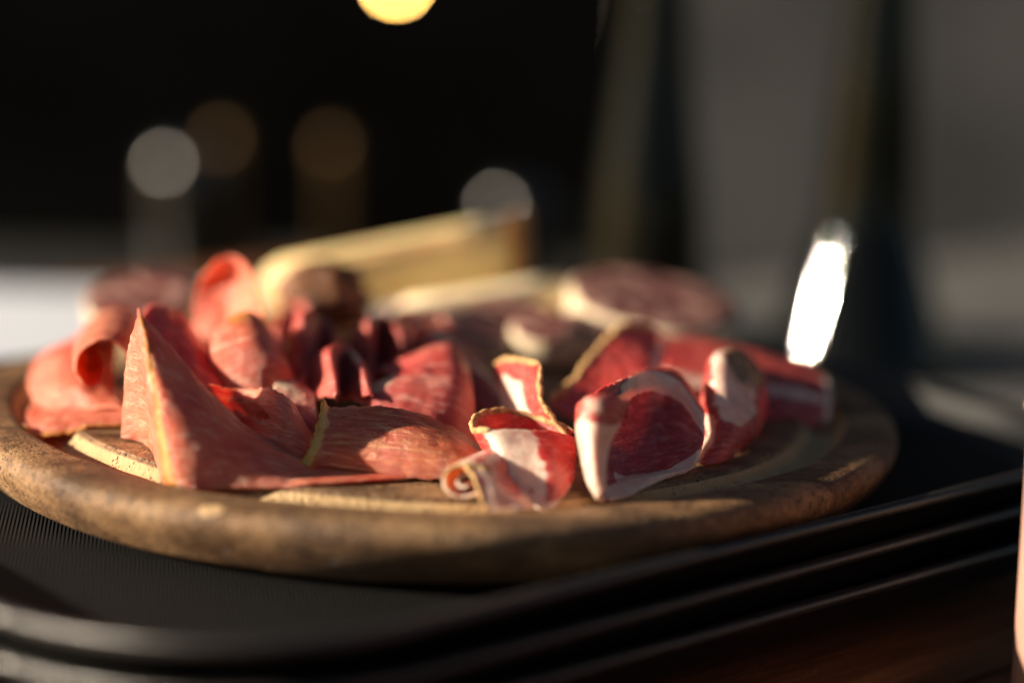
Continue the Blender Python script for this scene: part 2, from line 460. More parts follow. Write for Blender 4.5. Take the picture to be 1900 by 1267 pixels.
# ================================================================ SHEETS OF MEAT
def catmull(arr, axis, n):
    arr = np.moveaxis(arr, axis, 0)
    m_ = arr.shape[0]
    ext = np.concatenate([2 * arr[:1] - arr[1:2], arr, 2 * arr[-1:] - arr[-2:-1]], 0)
    ts = np.linspace(0, m_ - 1, n); out = []
    for t in ts:
        i = min(int(t), m_ - 2); f = t - i
        p0, p1, p2, p3 = ext[i], ext[i + 1], ext[i + 2], ext[i + 3]
        out.append(.5 * (2 * p1 + (p2 - p0) * f + (2 * p0 - 5 * p1 + 4 * p2 - p3) * f * f + (3 * p1 - p0 - 3 * p2 + p3) * f ** 3))
    return np.moveaxis(np.array(out), 0, axis)

def grid_normals(Pn):
    du = np.gradient(Pn, axis=0); dv = np.gradient(Pn, axis=1)
    N = np.cross(du, dv); L = np.linalg.norm(N, axis=2, keepdims=True); L[L < 1e-12] = 1
    return N / L

def sheet(name, cols, mat, label, cat, group=None, th=.0009, nu=72, nv=56, seed=0, wrinkle=.0005, ragged=.02, fat=None, hole=None, rindf=None,
          edges=(), edge_mat=None, edge_r=.0008, edge_name='rind', floor=None, px=True, ruffle=0.0, settle=True):
    """cols: list of columns, each a list of (px, py, y) points, all the same length: a curved slice through those points"""
    A = np.array([[tuple(at(*p)) if px else p for p in c] for c in cols], float)
    G_ = catmull(catmull(A, 0, nu), 1, nv)
    # ragged free borders
    du = G_[1] - G_[0]
    for j in range(nv):
        for side, ii in ((0, 0), (1, nu - 1)):
            s = ragged * (noise.noise(Vector((j * .31, seed * 3.7 + side * 9, 0))) + .5 * noise.noise(Vector((j * .9, seed * 1.7 + side * 5, 3))))
            d = (G_[1, j] - G_[0, j]) if side == 0 else (G_[-2, j] - G_[-1, j])
            for q in range(4):
                G_[q if side == 0 else nu - 1 - q, j] += d * s * nu * (1 - q / 4)
    for i in range(nu):
        for side in (0, 1):
            s = ragged * (noise.noise(Vector((i * .31, seed * 2.7 + side * 4, 7))) + .5 * noise.noise(Vector((i * .9, seed * 1.1 + side * 5, 11))))
            d = (G_[i, 1] - G_[i, 0]) if side == 0 else (G_[i, -2] - G_[i, -1])
            for q in range(4):
                G_[i, q if side == 0 else nv - 1 - q] += d * s * nv * (1 - q / 4)
    N = grid_normals(G_)
    for i in range(nu):
        for j in range(nv):
            p = G_[i, j]
            d = wrinkle * (fnoise(p, 75, seed) + .6 * fnoise(p, 190, seed + 3) + .3 * fnoise(p, 420, seed + 5))
            if ruffle: d += ruffle * fnoise(p, 32, seed + 9)
            G_[i, j] = p + N[i, j] * d
    N = grid_normals(G_)
    T = np.full((nu, nv, 1), th / 2)
    # slightly thinner borders
    for q, s in ((0, .55), (1, .8)):
        T[q] *= s; T[-1 - q] *= s; T[:, q] *= s; T[:, -1 - q] *= s
    top, bot = G_ + N * T, G_ - N * T
    if settle:                                   # the lowest part of a slice comes down to the board
        low = np.minimum(top[..., 2], bot[..., 2]); gap = low.min() - (ZB + .0008)
        if gap > 0:
            w_ = np.clip(1 - (low - low.min()) / (.45 * (low.max() - low.min())), 0, 1); w_ = w_ * w_ * (3 - 2 * w_) * gap
            top[..., 2] -= w_; bot[..., 2] -= w_; G_[..., 2] -= w_
    low = np.minimum(top[..., 2], bot[..., 2])
    rad = np.hypot(G_[..., 0], G_[..., 1])
    flo = np.interp(rad, [.116, .1195, .1225, .1285, .1325, .1345, .144, .1485, .150], [ZB, .0178, .0150, .0146, .0194, .0206, .0200, .0140, -1]) + .0008
    if floor is not None: flo = np.full_like(flo, floor)
    lift = np.clip(flo - low, 0, None)        # rests on the board, never in it
    top[..., 2] += lift; bot[..., 2] += lift; G_[..., 2] += lift
    uu, vv = np.meshgrid(np.linspace(0, 1, nu), np.linspace(0, 1, nv), indexing='ij')
    keep = np.ones((nu - 1, nv - 1), bool)
    if hole:
        for i in range(nu - 1):
            for j in range(nv - 1):
                if hole(uu[i, j], vv[i, j]): keep[i, j] = False
    vid = lambda i, j, s: (i * nv + j) * 2 + s
    vs_ = np.stack([top, bot], 2).reshape(-1, 3)
    fs = []
    for i in range(nu - 1):
        for j in range(nv - 1):
            if not keep[i, j]: continue
            fs.append((vid(i, j, 0), vid(i + 1, j, 0), vid(i + 1, j + 1, 0), vid(i, j + 1, 0)))
            fs.append((vid(i, j, 1), vid(i, j + 1, 1), vid(i + 1, j + 1, 1), vid(i + 1, j, 1)))
            for (a, b, ni, nj) in (((i, j), (i + 1, j), i, j - 1), ((i + 1, j), (i + 1, j + 1), i + 1, j), ((i + 1, j + 1), (i, j + 1), i, j + 1), ((i, j + 1), (i, j), i - 1, j)):
                if not (0 <= ni < nu - 1 and 0 <= nj < nv - 1) or not keep[ni, nj]:
                    fs.append((vid(*a, 1), vid(*b, 1), vid(*b, 0), vid(*a, 0)))
    me = mesh(name, vs_, fs)
    f_ = np.zeros((nu, nv))
    if fat is not None:
        for i in range(nu):
            for j in range(nv): f_[i, j] = fat(uu[i, j], vv[i, j])
    a = me.attributes.new('fat', 'FLOAT', 'POINT'); a.data.foreach_set('value', np.repeat(f_.reshape(-1), 2).astype(np.float32))
    if rindf is not None:
        r_ = np.array([[rindf(uu[i, j], vv[i, j]) for j in range(nv)] for i in range(nu)])
        a = me.attributes.new('rind', 'FLOAT', 'POINT'); a.data.foreach_set('value', np.repeat(r_.reshape(-1), 2).astype(np.float32))
    uvl = me.uv_layers.new(name='UVMap')
    Lu = np.linalg.norm(np.diff(G_, axis=0), axis=2).sum(0).mean(); Lv = np.linalg.norm(np.diff(G_, axis=1), axis=2).sum(1).mean()
    UV = np.repeat(np.stack([uu * Lu * 18 + seed * 1.37, vv * Lv * 18 + seed * .73], 2).reshape(-1, 2), 2, 0)
    li = np.empty(len(me.loops), np.int32); me.loops.foreach_get('vertex_index', li)
    uvl.data.foreach_set('uv', UV[li].reshape(-1).astype(np.float32))
    o = link(name, me, mat)
    tag(o, label, cat, group)
    for e in edges:
        key, lo, hi = e if isinstance(e, tuple) else (e, 0, 1)
        if isinstance(key, float):
            ii = int(round(key * (nu - 1))); pth, nrm_ = G_[ii], N[ii]
        else:
            pth = {'u0': G_[0], 'u1': G_[-1], 'v0': G_[:, 0], 'v1': G_[:, -1]}[key]
            nrm_ = {'u0': N[0], 'u1': N[-1], 'v0': N[:, 0], 'v1': N[:, -1]}[key]
        path = pth
        nn = len(path); path = path[int(lo * (nn - 1)):int(hi * (nn - 1)) + 1]
        nr = nrm_[int(lo * (nn - 1)):int(hi * (nn - 1)) + 1]
        strip(edge_name, path, nr, edge_r, edge_mat or RIND, o, seed)
    return o

def strip(name, path, nr, r, mat, parent, seed):
    """a rough bead running along a slice's border"""
    n = len(path); k = 8; vs_, fs = [], []
    tn = np.gradient(path, axis=0); tn /= np.linalg.norm(tn, axis=1, keepdims=True) + 1e-12
    for i in range(n):
        b = np.cross(tn[i], nr[i]); b /= np.linalg.norm(b) + 1e-12
        taper = min(1, (i + .3) / 4, (n - 1 - i + .3) / 4)
        for q in range(k):
            a = 2 * math.pi * q / k
            rr = r * taper * (1 + .55 * fnoise(path[i] + .3 * r * q, 420, seed) + .35 * fnoise(path[i], 1100, seed + q))
            p = path[i] + rr * (1.0 * math.cos(a) * nr[i] + 1.15 * math.sin(a) * b)
            vs_.append((p[0], p[1], max(p[2], ZB - .004)))
    for i in range(n - 1):
        for q in range(k):
            q2 = (q + 1) % k; fs.append((i * k + q, i * k + q2, (i + 1) * k + q2, (i + 1) * k + q))
    fs.append(tuple(range(k))[::-1]); fs.append(tuple((n - 1) * k + q for q in range(k)))
    return link(name, mesh(name, vs_, fs), mat, parent)

PRO, COP = 'prosciutto slice', 'coppa slice'
g1, g2 = 'prosciutto slices on the board', 'coppa slices on the board'
def band(x, c, w_): return max(0, 1 - abs(x - c) / w_)

# --- tall triangular slice, front left
sheet('prosciutto_slice', [
    [(255, 592, -.080), (243, 650, -.074), (232, 740, -.068), (225, 826, -.066)],
    [(256, 584, -.086), (262, 660, -.083), (266, 750, -.080), (270, 832, -.074)],
    [(259, 576, -.092), (278, 680, -.100), (298, 800, -.107), (316, 906, -.111)],
    [(325, 648, -.091), (355, 730, -.100), (392, 825, -.108), (425, 907, -.112)],
    [(398, 733, -.090), (425, 790, -.099), (470, 855, -.107), (520, 907, -.112)],
    [(478, 801, -.088), (515, 835, -.096), (565, 877, -.104), (610, 905, -.111)],
    [(600, 862, -.088), (640, 873, -.094), (675, 886, -.100), (700, 901, -.107)],
    [(770, 880, -.091), (782, 884, -.094), (792, 888, -.097), (800, 894, -.101)]],
    HAM, 'tall triangular prosciutto slice with a golden fat ridge, front left of the board', PRO, g1, nu=110, nv=72, seed=1,
    fat=lambda u, v: 1.1 * band(u, .296, .012 + .020 * v), edges=((2 / 7, 0, 1),), edge_mat=FAT, edge_name='fat_edge', edge_r=.0006, ruffle=.0018, ragged=.009)

# --- sheet behind it with a torn hole
sheet('prosciutto_slice', [
    [(384, 711, -.072), (392, 750, -.074), (405, 800, -.080), (420, 850, -.086)],
    [(430, 722, -.062), (435, 760, -.066), (445, 805, -.074), (455, 850, -.084)],
    [(468, 722, -.064), (478, 765, -.076), (488, 815, -.086), (495, 855, -.092)],
    [(505, 722, -.078), (520, 775, -.086), (532, 825, -.092), (540, 868, -.096)],
    [(538, 742, -.080), (556, 790, -.085), (570, 835, -.090), (580, 870, -.094)],
    [(560, 775, -.070), (580, 810, -.076), (592, 840, -.084), (600, 868, -.090)]],
    HAM, 'curled prosciutto slice with a ragged torn hole behind the tall triangular slice', PRO, g1, seed=2, nu=150, nv=110,
    hole=lambda u, v: ((u - .33) / .17) ** 2 + ((v - .30 - .3 * (u - .33)) / (.12 + .10 * noise.noise(Vector((u * 45, 3, 0))) + .09 * noise.noise(Vector((u * 110, v * 90, 5))))) ** 2 < 1)

# --- low leathery slice, front middle
sheet('prosciutto_slice', [
    [(600, 738, -.080), (592, 785, -.088), (578, 825, -.095), (556, 866, -.099)],
    [(615, 757, -.080), (612, 795, -.090), (606, 830, -.097), (600, 864, -.100)],
    [(690, 755, -.078), (690, 795, -.091), (690, 840, -.100), (690, 876, -.1015)],
    [(770, 764, -.078), (775, 805, -.094), (775, 850, -.103), (775, 888, -.104)],
    [(840, 792, -.080), (840, 825, -.095), (838, 860, -.103), (830, 888, -.104)],
    [(890, 828, -.080), (890, 845, -.092), (888, 862, -.100), (880, 880, -.102)],
    [(930, 850, -.078), (930, 858, -.088), (926, 868, -.095), (918, 880, -.099)]],
    HAM_BROWN, 'leathery brown-pink prosciutto slice with a yellow fat tip, front middle of the board', PRO, g1, seed=3, nu=96, nv=56,
    fat=lambda u, v: 1.3 * band(u, 0, .22 - .06 * v), edges=('u0',), edge_mat=FAT_TIP, edge_name='fat_edge', edge_r=.0004, ruffle=.0018, ragged=.03)

# --- red folded slice behind the leathery one
sheet('prosciutto_slice', [
    [(655, 742, -.058), (690, 715, -.050), (735, 700, -.036), (700, 690, -.022), (690, 700, .000)],
    [(700, 760, -.064), (735, 715, -.054), (765, 678, -.036), (750, 668, -.020), (740, 690, .002)],
    [(770, 775, -.068), (785, 720, -.056), (805, 655, -.034), (800, 645, -.016), (790, 680, .005)],
    [(840, 790, -.068), (845, 730, -.056), (840, 652, -.034), (838, 640, -.014), (830, 680, .008)],
    [(885, 800, -.064), (880, 745, -.052), (872, 685, -.034), (870, 662, -.012), (860, 690, .010)]],
    HAM_DARK, 'dark red folded prosciutto slice with an orange fat patch behind the leathery slice', PRO, g1, seed=4,
    fat=lambda u, v: 1.1 * band(u, .05, .25) * band(v, .25, .3), ruffle=.001)

# --- upright tongue
sheet('prosciutto_slice', [
    [(392, 700, -.010), (366, 640, .010), (360, 580, .018), (372, 520, .022), (398, 490, .012)],
    [(420, 700, -.016), (396, 640, .004), (392, 580, .017), (398, 520, .023), (412, 480, .011)],
    [(450, 700, -.020), (438, 640, .003), (432, 580, .015), (432, 520, .021), (432, 477, .009)],
    [(480, 700, -.028), (475, 640, -.008), (466, 580, .001), (460, 530, .008), (450, 483, .002)],
    [(505, 700, -.036), (500, 650, -.022), (490, 600, -.014), (480, 555, -.006), (466, 502, -.004)]],
    HAM, 'pink upright tongue-shaped prosciutto slice, tallest of the pile', PRO, g1, seed=5, ruffle=.0008, nu=60, nv=64)
# --- lobe in front of it with a pale torn crest
sheet('prosciutto_slice', [
    [(395, 720, -.046), (385, 670, -.044), (392, 625, -.036), (405, 610, -.026), (420, 640, -.010)],
    [(435, 728, -.052), (425, 660, -.048), (425, 605, -.036), (432, 592, -.024), (440, 640, -.006)],
    [(490, 728, -.054), (475, 650, -.048), (462, 594, -.034), (465, 584, -.022), (470, 640, -.004)],
    [(535, 725, -.052), (515, 660, -.045), (492, 612, -.032), (488, 600, -.020), (500, 650, -.002)],
    [(562, 722, -.046), (545, 690, -.040), (520, 650, -.030), (510, 635, -.018), (525, 670, .000)]],
    HAM, 'rounded prosciutto fold with a pale torn crest at the foot of the upright tongue', PRO, g1, seed=6, ragged=.035,
    fat=lambda u, v: .9 * band(v, .60, .20) * band(u, .45, .45), ruffle=.0012)
# --- deep red sheet between the two tall ones
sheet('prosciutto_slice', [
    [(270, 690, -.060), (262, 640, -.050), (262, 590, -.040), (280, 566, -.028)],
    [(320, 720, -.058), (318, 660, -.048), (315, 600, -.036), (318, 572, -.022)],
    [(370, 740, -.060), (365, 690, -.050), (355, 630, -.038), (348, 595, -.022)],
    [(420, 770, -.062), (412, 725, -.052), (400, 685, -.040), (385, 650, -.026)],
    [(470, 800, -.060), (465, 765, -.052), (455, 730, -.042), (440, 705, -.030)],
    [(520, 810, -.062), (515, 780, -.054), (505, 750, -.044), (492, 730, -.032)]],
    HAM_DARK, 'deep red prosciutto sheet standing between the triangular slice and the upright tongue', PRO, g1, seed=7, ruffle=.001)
# --- rolled slice at far left
sheet('prosciutto_slice', [
    [(188, 655, -.044), (178, 640, -.026), (185, 618, .002), (200, 600, .026)],
    [(196, 682, -.046), (196, 655, -.026), (205, 625, .002), (215, 605, .026)],
    [(186, 712, -.048), (190, 685, -.026), (200, 645, .002), (215, 620, .026)],
    [(160, 716, -.050), (160, 690, -.026), (170, 650, .002), (185, 625, .026)],
    [(140, 690, -.050), (140, 665, -.026), (150, 632, .002), (165, 612, .026)],
    [(146, 655, -.048), (150, 630, -.026), (165, 600, .002), (180, 590, .026)],
    [(190, 628, -.046), (195, 605, -.024), (205, 580, .004), (215, 572, .028)],
    [(232, 648, -.046), (238, 615, -.024), (245, 590, .004), (250, 578, .028)],
    [(246, 700, -.048), (252, 660, -.024), (258, 625, .004), (262, 605, .028)]],
    HAM, 'prosciutto slice rolled into a tube with a dark open end, left of the triangular slice', PRO, g1, seed=8, nu=96, nv=40,
    fat=lambda u, v: .9 * band(u, .0, .14), settle=False)
sheet('prosciutto_slice', [
    [(62, 735, -.030), (52, 700, -.016), (62, 665, .004), (90, 645, .024)],
    [(105, 742, -.036), (90, 700, -.022), (100, 650, .000), (125, 628, .024)],
    [(150, 742, -.040), (135, 705, -.026), (135, 650, -.004), (160, 612, .022)],
    [(205, 745, -.046), (180, 725, -.034), (165, 670, -.008), (195, 600, .020)],
    [(250, 750, -.050), (225, 738, -.040), (210, 690, -.012), (230, 590, .020)]],
    HAM, 'soft pink prosciutto drape at the far left of the pile', PRO, g1, seed=9, ruffle=.0012)
sheet('prosciutto_slice', [
    [(44, 806, -.056), (46, 780, -.046), (58, 755, -.026), (75, 742, -.006)],
    [(85, 808, -.058), (92, 775, -.048), (105, 752, -.028), (120, 742, -.006)],
    [(150, 800, -.056), (150, 772, -.048), (155, 752, -.030), (165, 742, -.006)],
    [(215, 792, -.054), (212, 770, -.048), (215, 750, -.032), (225, 742, -.008)],
    [(285, 790, -.054), (285, 770, -.048), (285, 755, -.034), (285, 745, -.010)]],
    HAM, 'flat low prosciutto slice with a frayed edge at the left rim of the board', PRO, g1, seed=10, ruffle=.0014, ragged=.04,
    fat=lambda u, v: .8 * band(v, 0, .10))

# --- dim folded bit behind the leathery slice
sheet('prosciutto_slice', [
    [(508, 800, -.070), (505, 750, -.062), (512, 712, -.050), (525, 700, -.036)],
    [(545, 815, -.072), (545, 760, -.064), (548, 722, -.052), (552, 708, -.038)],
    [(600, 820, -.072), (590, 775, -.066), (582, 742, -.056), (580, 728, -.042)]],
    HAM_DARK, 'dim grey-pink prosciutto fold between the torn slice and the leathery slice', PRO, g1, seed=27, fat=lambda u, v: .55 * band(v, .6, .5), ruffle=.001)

# --- dark heap in the middle
def ruffle_slice(x0, x1, ytop, ybot, y, depth, seed, label, lean=0.0, folds=3.0, mat=HAM_DARK, fat=None):
    cols = []
    n = 15
    rnd = random.Random(seed); ph = rnd.uniform(0, 6)
    for i in range(n):
        t = i / (n - 1); X = x0 + (x1 - x0) * t
        s = math.sin(ph + folds * 2 * math.pi * t); c = math.cos(ph * 1.3 + folds * 2 * math.pi * t)
        arch = math.sin(math.pi * (t * .9 + .05)) ** .6
        yt = ybot + (ytop - ybot) * arch + 6 * c
        cols.append([(X + 14 * c, ybot, y + depth * .4 * s - .012), (X + 6 * c, ybot + (yt - ybot) * .5, y + depth * .55 * s),
                     (X + lean * 12, ybot + (yt - ybot) * .9, y + depth * .6 * s + .006), (X + lean * 16, yt + 3 * s, y + depth * .5 * s + .016), (X + lean * 18, yt + 16, y + depth * .3 * s + .03)])
    return sheet('prosciutto_slice', cols, mat, label, PRO, g1, seed=seed, nu=110, nv=36, ragged=.03, fat=fat, ruffle=.0008)
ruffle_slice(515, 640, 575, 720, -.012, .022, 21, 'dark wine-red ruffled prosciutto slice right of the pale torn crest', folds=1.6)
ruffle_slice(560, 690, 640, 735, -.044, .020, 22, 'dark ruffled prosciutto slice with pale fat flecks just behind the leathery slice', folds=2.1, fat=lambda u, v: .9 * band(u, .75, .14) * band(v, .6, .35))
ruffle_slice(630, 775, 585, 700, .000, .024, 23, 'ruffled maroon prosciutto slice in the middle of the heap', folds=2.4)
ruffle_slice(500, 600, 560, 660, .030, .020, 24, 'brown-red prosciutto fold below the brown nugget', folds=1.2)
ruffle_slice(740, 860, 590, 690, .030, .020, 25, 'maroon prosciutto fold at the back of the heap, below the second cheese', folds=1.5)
sheet('prosciutto_slice', [
    [(770, 690, -.006), (790, 640, .006), (800, 610, .020), (812, 596, .032)],
    [(830, 715, -.014), (835, 665, .000), (832, 630, .014), (830, 606, .028)],
    [(890, 745, -.024), (885, 700, -.008), (872, 665, .008), (858, 635, .024)],
    [(950, 770, -.034), (935, 735, -.018), (915, 700, .000), (895, 672, .018)]],
    HAM_DARK, 'sloping dark red prosciutto ridge running down to the coppa', PRO, g1, seed=26, fat=lambda u, v: .8 * band(v, .55, .12), ruffle=.001)

# ---------------------------------------------------------------- coppa
# upright petal
sheet('coppa_slice', [
    [(917, 682, -.030), (924, 718, -.040), (945, 757, -.052), (985, 790, -.066)],
    [(935, 668, -.036), (945, 712, -.044), (968, 753, -.055), (1005, 787, -.068)],
    [(970, 669, -.046), (975, 713, -.053), (990, 752, -.062), (1028, 786, -.072)],
    [(1002, 676, -.062), (1001, 722, -.068), (1012, 757, -.074), (1066, 797, -.080)]],
    COPPA, 'small upright coppa petal with a tan rind, centre of the board', COP, g2, seed=31, nu=60, nv=60,
    fat=lambda u, v: max(0, min(1, 1.15 * band(u, .30, .46) * min(1, max(0, (v - .10) * 4)))), edges=('v0', 'u1'), edge_r=.00085, ragged=.012)
# rind loop with front petal
sheet('coppa_slice', [
    [(1066, 799, -.078), (1062, 830, -.080), (1058, 860, -.085), (1055, 885, -.090)],
    [(985, 772, -.071), (985, 815, -.074), (985, 850, -.080), (985, 880, -.086)],
    [(920, 762, -.073), (930, 810, -.076), (940, 850, -.082), (945, 880, -.090)],
    [(883, 774, -.082), (900, 815, -.086), (915, 855, -.093), (925, 888, -.100)],
    [(879, 796, -.094), (898, 828, -.098), (914, 865, -.106), (928, 905, -.114)],
    [(905, 798, -.101), (928, 838, -.106), (940, 880, -.113), (950, 925, -.119)],
    [(960, 798, -.100), (978, 848, -.108), (986, 895, -.116), (988, 940, -.123)],
    [(1020, 800, -.096), (1030, 850, -.107), (1032, 900, -.117), (1022, 945, -.125)],
    [(1066, 812, -.088), (1068, 850, -.096), (1066, 880, -.104), (1058, 905, -.112)]],
    COPPA, 'pale folded coppa slice looping round in front of the upright petal', COP, g2, seed=32, nu=120, nv=56,
    fat=lambda u, v: max(0, min(1, 1.35 * band(u, .70, .17) - .9 * band(v, .78, .10) * band(u, .74, .05) + 1.0 * band(v, 1, .12))), edges=(('v0', 0, .66),), edge_r=.00085, ragged=.012)
# small front roll
def roll():
    cols = []
    n = 20
    for i in range(n):
        t = i / (n - 1); a_ = -.2 + t * 2.2 * 2 * math.pi; r_ = 2 + 40 * t
        x, y_ = 864 + r_ * 1.36 * math.cos(a_), 897 + r_ * 1.02 * math.sin(a_)
        cols.append([(x, y_, -.1235 - .001 * math.sin(a_)), (864 + (x - 864) * 1.0 + 34, 897 + (y_ - 897) * .95 - 21, -.108), (864 + (x - 864) * .9 + 66, 897 + (y_ - 897) * .8 - 36, -.094)])
    return cols
sheet('coppa_slice', roll(), COPPA, 'small rolled coppa slice showing its spiral end at the front rim', COP, g2, seed=33, nu=170, nv=36, th=.0011,
    fat=lambda u, v: max(0, min(1, 1.0 * band(v, 0, .06) + .22 + .6 * math.sin(u * 13 - 1.5) - .5 * band(u, .1, .2))), edges=(('v0', .72, 1),), edge_r=.0006, ragged=.006, wrinkle=.0003)
# pale lip hanging from the roll
sheet('coppa_slice', [
    [(858, 858, -.121), (880, 885, -.127), (893, 918, -.130), (905, 950, -.131)],
    [(888, 853, -.116), (908, 880, -.124), (922, 915, -.129), (935, 950, -.131)],
    [(925, 862, -.110), (940, 890, -.119), (952, 918, -.126), (968, 946, -.130)],
    [(960, 880, -.104), (970, 900, -.112), (980, 922, -.120), (992, 940, -.126)]],
    COPPA, 'pale coppa flap drooping over the front rim beside the small roll', COP, g2, seed=34, nu=44, nv=48,
    fat=lambda u, v: max(0, min(1, .55 + .7 * band(v, 1, .5) - .6 * band(u, .7, .3))), edges=('u0',), edge_r=.0007, ragged=.012)
# big curl with a dark eye
def eye(u, v):
    f = 0.0
    if u < .41:
        f = 1.15 * min(1, max(0, (v - .34) * 6)) * (1 if v < .88 else .5)
        f = max(f, .46 * band(u, .20, .35))
    if u > .44:
        q = math.hypot((u - .76) / .29, (v - .60) / .29) + .10 * noise.noise(Vector((u * 5, v * 5, 2)))
        b_ = 1.0 - min(1, max(0, (abs(q - 1.18) - .17) / .16))
        if u < .56: b_ *= max(0, min(1, (.42 - v) * 6)) + max(0, min(1, (v - .84) * 9))
        f = max(f, b_, 1.1 * band(v, .98, .16))
    return max(0, min(1, f))
sheet('coppa_slice', [
    [(1164, 778, -.100), (1166, 752, -.106), (1150, 788, -.112), (1132, 820, -.114), (1124, 860, -.117), (1120, 905, -.120)],
    [(1140, 768, -.102), (1138, 738, -.114), (1114, 785, -.119), (1104, 830, -.120), (1106, 875, -.122), (1116, 915, -.122)],
    [(1112, 768, -.102), (1098, 737, -.115), (1078, 778, -.116), (1084, 835, -.116), (1092, 888, -.119), (1112, 926, -.120)],
    [(1104, 770, -.099), (1075, 752, -.104), (1074, 792, -.105), (1082, 840, -.107), (1096, 892, -.112), (1122, 930, -.116)],
    [(1112, 762, -.094), (1098, 736, -.093), (1098, 785, -.095), (1104, 835, -.099), (1116, 885, -.106), (1140, 928, -.113)],
    [(1156, 724, -.074), (1148, 710, -.078), (1146, 768, -.081), (1152, 828, -.087), (1164, 882, -.097), (1180, 916, -.106)],
    [(1208, 688, -.054), (1206, 694, -.062), (1206, 755, -.067), (1212, 815, -.077), (1220, 865, -.090), (1228, 896, -.098)],
    [(1266, 702, -.050), (1264, 712, -.060), (1268, 762, -.066), (1272, 815, -.077), (1272, 852, -.087), (1268, 878, -.092)],
    [(1306, 764, -.064), (1306, 772, -.071), (1308, 798, -.077), (1304, 825, -.083), (1296, 850, -.088), (1288, 868, -.090)]],
    COPPA, 'big curled coppa slice with a dark red eye inside a white fat band', COP, g2, seed=35, nu=150, nv=96, th=.0014,
    fat=eye, edges=(('v0', .62, 1),), edge_r=.0008, ragged=.006, wrinkle=.0004)
# right roll
sheet('coppa_slice', [
    [(1345, 672, .004), (1316, 690, -.030), (1300, 745, -.048), (1308, 805, -.062), (1284, 862, -.076)],
    [(1350, 664, .002), (1322, 664, -.040), (1322, 742, -.060), (1335, 805, -.071), (1302, 868, -.081)],
    [(1366, 662, .002), (1352, 656, -.040), (1358, 740, -.060), (1366, 800, -.070), (1328, 864, -.079)],
    [(1388, 668, .004), (1390, 668, -.030), (1396, 740, -.046), (1394, 795, -.058), (1356, 850, -.070)],
    [(1400, 680, .008), (1414, 700, -.012), (1418, 745, -.028), (1410, 788, -.042), (1380, 832, -.058)],
    [(1392, 690, .018), (1402, 700, .004), (1412, 742, -.010), (1402, 780, -.025), (1384, 815, -.042)]],
    COPPA, 'upright rolled coppa slice with a mottled brown rind on top, right of the big curl', COP, g2, seed=36, nu=80, nv=72, th=.0013,
    fat=lambda u, v: max(0, min(1, 1.3 * band(u, .42, .27) * (1 if v < .62 else max(0, 1 - (v - .62) * 7)) + .9 * band(u, .1, .12) * (1 if v > .6 else 0))), edges=(('u1', .1, 1), ('v0', 0, 1)), edge_r=.0010, wrinkle=.0004,
    rindf=lambda u, v: 1.6 * band(u, .56, .30) * band(v, .27, .24))
# standing slice with tan edge behind
sheet('coppa_slice', [
    [(1018, 718, -.034), (1068, 694, -.024), (1112, 648, -.010), (1156, 601, .002)],
    [(1060, 738, -.042), (1105, 712, -.030), (1150, 668, -.014), (1182, 605, .004)],
    [(1110, 752, -.048), (1150, 728, -.036), (1190, 682, -.018), (1212, 612, .008)],
    [(1165, 760, -.048), (1200, 735, -.038), (1225, 695, -.020), (1240, 625, .012)]],
    COPPA, 'red coppa slice leaning behind the big curl, tan rind up its left edge', COP, g2, seed=37, edges=('u0', ('v1', 0, .7)), edge_r=.0012,
    fat=lambda u, v: .9 * band(u, .86, .15))
sheet('coppa_slice', [
    [(1228, 622, .046), (1225, 645, .028), (1232, 690, .004), (1255, 765, -.022)],
    [(1310, 634, .044), (1310, 655, .026), (1318, 705, .000), (1335, 785, -.028)],
    [(1395, 652, .038), (1400, 672, .020), (1410, 715, -.004), (1420, 790, -.024)],
    [(1470, 676, .028), (1480, 694, .012), (1490, 728, -.006), (1490, 790, -.020)],
    [(1525, 700, .016), (1538, 715, .004), (1542, 745, -.008), (1535, 785, -.016)]],
    COPPA, 'broad flat red coppa slice at the right end of the pile', COP, g2, seed=38, th=.0013, ruffle=.001,
    fat=lambda u, v: max(1.0 * band(u, 1, .10), .7 * band(v, .72, .13)))

